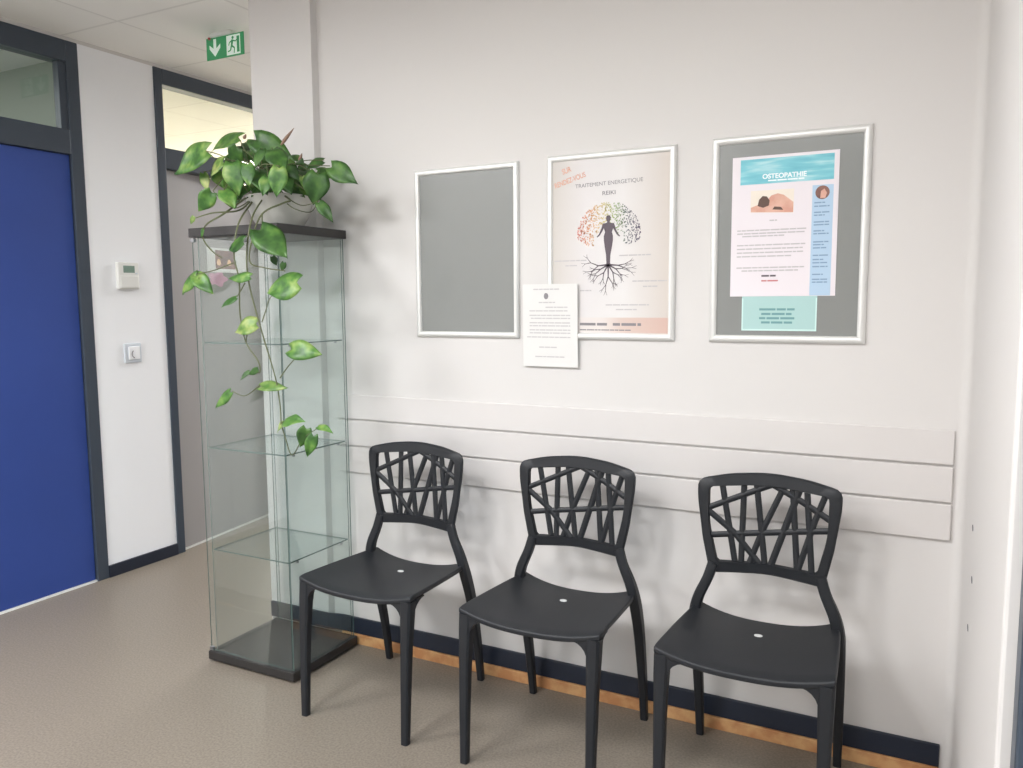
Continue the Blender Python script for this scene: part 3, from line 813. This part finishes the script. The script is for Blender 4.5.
for i, (a, b, z) in enumerate(((-1.005,-.905,1.398),(-.985,-.925,1.354),(-.96,-.88,1.338),(-1.02,-.88,1.326),(-1.02,-.87,1.311),(-1.015,-.87,1.301),(-1.02,-.87,1.286),(-1.02,-.87,1.276),(-1.02,-.87,1.262),(-1.02,-.87,1.252),(-1.03,-.87,1.238),(-.985,-.92,1.204),(-1.0,-.89,1.172))):
    bm = new_bm(); words(bm, a, b, z, .0036, ny(z), 50+i); obj('text_line', bm, M['ink_soft'], no)
bm = new_bm(); flat(bm, [(-.958+.0085*math.cos(k*.785), 1.377+.011*math.sin(k*.785)) for k in range(8)], ny(1.377))
obj('emblem', bm, M['ink'], no)

# flyer and card on the grey board
YF = -.0062
fx0, fx1, fz0, fz1 = -.3525, -.0575, 1.3705, 1.7775
card = boxobj('card', (-.317, -.105, -.0052, -.0044, 1.269, 1.40), M['mint'], loc=(-.211, 0, 1.269))
tag(card, 'mint green card under the white flyer in the right frame', 'card')
for i, z in enumerate((1.329, 1.3155, 1.303, 1.2905)):
    bm = new_bm(); words(bm, -.266+.006*(i % 2), -.166-.006*(i % 2), z, .0062, -.0056, 70+i); obj('text_line', bm, M['ink_teal'], card)
bm = new_bm()
for b in ((-.317, -.105, 1.269, 1.274), (-.317, -.313, 1.274, 1.365), (-.109, -.105, 1.274, 1.365)): flat(bm, [(b[0], b[2]), (b[1], b[2]), (b[1], b[3]), (b[0], b[3])], -.0055)
obj('card_border', bm, mat('pale_mint_print', (206, 234, 230), .6), card)
fl = boxobj('flyer', (fx0, fx1, -.0062, -.0054, fz0, fz1), M['paper_pink'], loc=(-.205, 0, fz0))
tag(fl, 'white and blue printed flyer on the grey board of the right frame', 'flyer')
YF = -.0065
bm = new_bm(); flat(bm, [(-.329, 1.697), (-.071, 1.697), (-.071, 1.769), (-.329, 1.769)], YF)
def water():
    m = bpy.data.materials.new('turquoise_water_print'); m.use_nodes = True; nt = m.node_tree; p = nt.nodes['Principled BSDF']; p.inputs['Roughness'].default_value = .5
    tc = nt.nodes.new('ShaderNodeTexCoord'); mp = nt.nodes.new('ShaderNodeMapping'); mp.inputs['Scale'].default_value = (9, 1, 60)
    nz = nt.nodes.new('ShaderNodeTexNoise'); nz.inputs['Scale'].default_value = 1; rp = nt.nodes.new('ShaderNodeValToRGB'); e = rp.color_ramp.elements
    e.new(.55); e[0].position = .3; e[0].color = lin(96, 176, 194); e[1].position = .52; e[1].color = lin(124, 198, 210); e[2].position = .78; e[2].color = lin(196, 228, 232)
    nt.links.new(tc.outputs['Object'], mp.inputs[0]); nt.links.new(mp.outputs[0], nz.inputs[0]); nt.links.new(nz.outputs['Fac'], rp.inputs[0]); nt.links.new(rp.outputs[0], p.inputs['Base Color'])
    return m
obj('banner', bm, water(), fl)
obj('title', text_mesh('OSTEOPATHIE', -.205, 1.7175, YF-.0003, .122, height=.0145, bold=.03), M['ink_white'], fl)
bm = new_bm(); words(bm, -.25, -.15, 1.703, .004, YF-.0003, 5)
obj('subtitle', bm, M['ink_white'], fl)
bm = new_bm(); flat(bm, [(-.127, 1.372), (-.071, 1.372), (-.071, 1.683), (-.127, 1.683)], YF)
obj('blue_column', bm, M['column_blue'], fl)
# photo of a person lying down
bm = new_bm(); flat(bm, [(-.298, 1.616), (-.177, 1.610), (-.177, 1.678), (-.298, 1.678)], YF)
ph = obj('photo', bm, M['cream_print'], fl)
bm = new_bm()
flat(bm, [(-.297,1.617),(-.178,1.611),(-.178,1.640),(-.190,1.650),(-.205,1.662),(-.222,1.667),(-.240,1.662),(-.250,1.650),(-.268,1.640),(-.297,1.630)], YF-.0002)
obj('skin', bm, M['skin_print'], ph)
bm = new_bm()
flat(bm, [(-.278,1.634),(-.262,1.628),(-.246,1.634),(-.244,1.648),(-.252,1.660),(-.264,1.662),(-.274,1.652)], YF-.0004)
flat(bm, [(-.236,1.622),(-.205,1.619),(-.212,1.628),(-.230,1.630)], YF-.0004)
obj('hair', bm, M['hair_print'], ph)
bm = new_bm(); flat(bm, [(-.100+.019*math.cos(k*.2618), 1.662+.019*math.sin(k*.2618)) for k in range(24)], YF-.0002)
rp = obj('round_photo', bm, M['photo_brown'], fl)
bm = new_bm(); flat(bm, [(-.106,1.646),(-.092,1.646),(-.088,1.66),(-.095,1.672),(-.104,1.666)], YF-.0004); obj('face', bm, M['skin_print'], rp)
for i, (a, b, z) in enumerate(((-.243,-.222,1.589),(-.335,-.140,1.562),(-.335,-.145,1.553),(-.32,-.20,1.545),(-.335,-.142,1.519),(-.335,-.145,1.508),(-.335,-.142,1.497),(-.335,-.18,1.486),(-.335,-.142,1.453),(-.32,-.16,1.444))):
    bm = new_bm(); words(bm, a, b, z, .0036, YF-.0003, 90+i); obj('text_line', bm, M['ink_soft'], fl)
bm = new_bm(); words(bm, -.262, -.215, 1.428, .005, YF-.0003, 7); obj('signature_line', bm, M['ink_dark'], fl)
bm = new_bm(); words(bm, -.262, -.215, 1.414, .004, YF-.0003, 8); obj('red_line', bm, M['ink_red'], fl)
for i, z in enumerate((1.632,1.622,1.605,1.597,1.578,1.570,1.553,1.545,1.522,1.514,1.505,1.484,1.472,1.463,1.452,1.43,1.416,1.408)):
    bm = new_bm(); words(bm, -.121, -.080 if i % 3 else -.092, z, .0036, YF-.0003, 120+i); obj('text_line', bm, M['ink_blue'], fl)

# ------------------------------------------------------------------ exit sign
sg = empty('exit_sign', (-2.712, .30, H)); tag(sg, 'green exit sign with a white down arrow hanging from the ceiling', 'exit sign')
boxobj('sign_body', (-2.79, -2.66, .285, .320, 2.568, H), M['white_plastic'], sg, bevel=.004)
pn = boxobj('sign_panel', (-2.828, -2.596, .300, .305, 2.472, 2.570), M['green_sign'], sg, bevel=.001)
ys = .2993
bm = new_bm(); ax_, az = -2.773, 2.478
flat(bm, [(ax_-.009, 2.562), (ax_-.009, 2.520), (ax_-.034, 2.538), (ax_-.034, 2.520), (ax_, 2.484), (ax_+.034, 2.520), (ax_+.034, 2.538), (ax_+.009, 2.520), (ax_+.009, 2.562)], ys)
obj('arrow', bm, M['sign_white'], pn)
bm = new_bm(); flat(bm, [(-2.700, 2.478), (-2.615, 2.478), (-2.615, 2.564), (-2.700, 2.564)], ys)
wp = obj('white_square', bm, M['sign_white'], pn)
bm = new_bm(); y2 = ys-.0004
mx_, mz = -2.662, 2.52
flat(bm, [(mx_+.002+.007*math.cos(k*.628), 2.552+.007*math.sin(k*.628)) for k in range(10)], y2)
for a, b, w in (((0,.024),(-.006,-.004),.013),((0,.020),(.020,.014),.006),((.020,.014),(.026,.022),.005),((-.001,.021),(-.020,.012),.006),((-.020,.012),(-.024,.0),.005),((-.006,-.002),(.012,-.014),.008),((.012,-.014),(.008,-.036),.006),((-.007,-.002),(-.014,-.022),.008),((-.014,-.022),(-.030,-.026),.006)):
    strip(bm, (mx_+a[0], mz+a[1]), (mx_+b[0], mz+b[1]), w, w*.85, y2)
flat(bm, [(-2.636, 2.486), (-2.620, 2.486), (-2.620, 2.556), (-2.636, 2.556)], y2)
obj('running_man', bm, M['green_sign'], wp)
bm = new_bm(); lathe(bm, [(.006, 2.558), (.006, 2.567)], -2.795, .288, 12); obj('indicator', bm, M['red_led'], sg)

# ------------------------------------------------------------------ thermostat, switch, door poster
th = empty('thermostat', (XL, .243, 1.43)); tag(th, 'white thermostat with a small grey screen on the panel between the doors', 'thermostat')
boxobj('case', (XL, XL+.026, .184, .302, 1.432, 1.565), M['white_plastic'], th, bevel=.006)
boxobj('screen', (XL+.0255, XL+.0268, .212, .276, 1.513, 1.548), M['lcd'], th, bevel=.001)
boxobj('flap', (XL+.025, XL+.030, .192, .294, 1.438, 1.498), M['white_plastic'], th, bevel=.003)
bm = new_bm(); box(bm, XL+.026, XL+.0285, .280, .290, 1.508, 1.514); obj('button', bm, M['off_plastic'], th)
sw = empty('light_switch', (XL, .255, 1.06)); tag(sw, 'square pale light switch below the thermostat', 'switch')
boxobj('plate', (XL, XL+.010, .206, .303, 1.062, 1.160), M['off_plastic'], sw, bevel=.004)
bm = new_bm(); box(bm, XL+.009, XL+.016, .226, .290, 1.078, 1.144)
obj('rocker', bm, M['white_panel'], sw, bevel=.004)
bm = new_bm()
cpts = [(XL+.0165, .262+.020*math.cos(a), 1.106+.020*math.sin(a)) for a in [2.2+k*.22 for k in range(11)]]
tube(bm, cpts, .0028, 6); obj('switch_mark', bm, M['ink'], sw)

bm = new_bm(); leafbox(bm, .288, .632, .0005, .0015, 1.535, 1.674)
dp = obj('door_poster', bm, M['paper'], loc=tuple(leafpt(.46, .001, 1.535)))
tag(dp, 'white sheet with a brown photo stuck on the grey door, seen through the cabinet glass', 'poster')
bm = new_bm(); leafbox(bm, .357, .530, .0016, .0020, 1.556, 1.662)
pp = obj('photo', bm, M['photo_brown'], dp)
for s in (.385, .475):
    bm = new_bm()
    ring = [bm.verts.new(leafpt(s+.017*math.cos(k*.5236)*1.0, .0024, 1.586+.022*math.sin(k*.5236)*(1.2 if math.sin(k*.5236) > 0 else .5))) for k in range(12)]
    bm.faces.new(ring); obj('warm_light', bm, M['photo_spot'], pp)
bm = new_bm()
n = 40
ring = [bm.verts.new(leafpt(.372+(.075+.014*math.cos(5*k*6.2832/n))*math.cos(k*6.2832/n), .0012, 1.497+(.040+.008*math.cos(5*k*6.2832/n))*math.sin(k*6.2832/n))) for k in range(n)]
r2_ = [bm.verts.new(v.co+Vector((-.0006, 0, 0))) for v in ring]
bm.faces.new(ring); bm.faces.new(r2_[::-1])
for k in range(n): bm.faces.new((ring[k], ring[(k+1) % n], r2_[(k+1) % n], r2_[k]))
tag(obj('sticker', bm, M['pink'], loc=tuple(leafpt(.372, .001, 1.46))), 'pink flower-shaped sticker under the brown photo on the grey door', 'sticker')

# ------------------------------------------------------------------ world, camera, view
w = bpy.data.worlds.new('World'); S.world = w; w.use_nodes = True; nt = w.node_tree
bg = nt.nodes['Background']; sky = nt.nodes.new('ShaderNodeTexSky'); sky.sky_type = 'NISHITA'
sky.sun_disc = False; sky.sun_elevation = math.radians(38); sky.sun_rotation = math.radians(200); sky.dust_density = 2
nt.links.new(sky.outputs[0], bg.inputs[0]); bg.inputs[1].default_value = .45

cam = bpy.data.cameras.new('camera'); co = bpy.data.objects.new('camera', cam); COL.objects.link(co); S.camera = co
cam.sensor_width = 36; cam.lens = 801.264/1023*36; cam.clip_start = .02
yaw, pit, rol = -.47868, .10461, -.0070
fw = Vector((math.sin(yaw)*math.cos(pit), math.cos(yaw)*math.cos(pit), -math.sin(pit)))
rt = Vector((math.cos(yaw), -math.sin(yaw), 0)); up = rt.cross(fw)
r2v = rt*math.cos(rol)+up*math.sin(rol); u2v = -rt*math.sin(rol)+up*math.cos(rol)
mw = Matrix((r2v, u2v, -fw)).transposed().to_4x4(); mw.translation = CAM
co.matrix_world = mw

vs_ = S.view_settings; vs_.view_transform = 'Standard'; vs_.look = 'None'; vs_.gamma = 1; vs_.use_curve_mapping = False
vs_.exposure = .05
cy = S.cycles; cy.max_bounces = 10; cy.diffuse_bounces = 6; cy.glossy_bounces = 5; cy.transparent_max_bounces = 32; cy.use_denoising = True
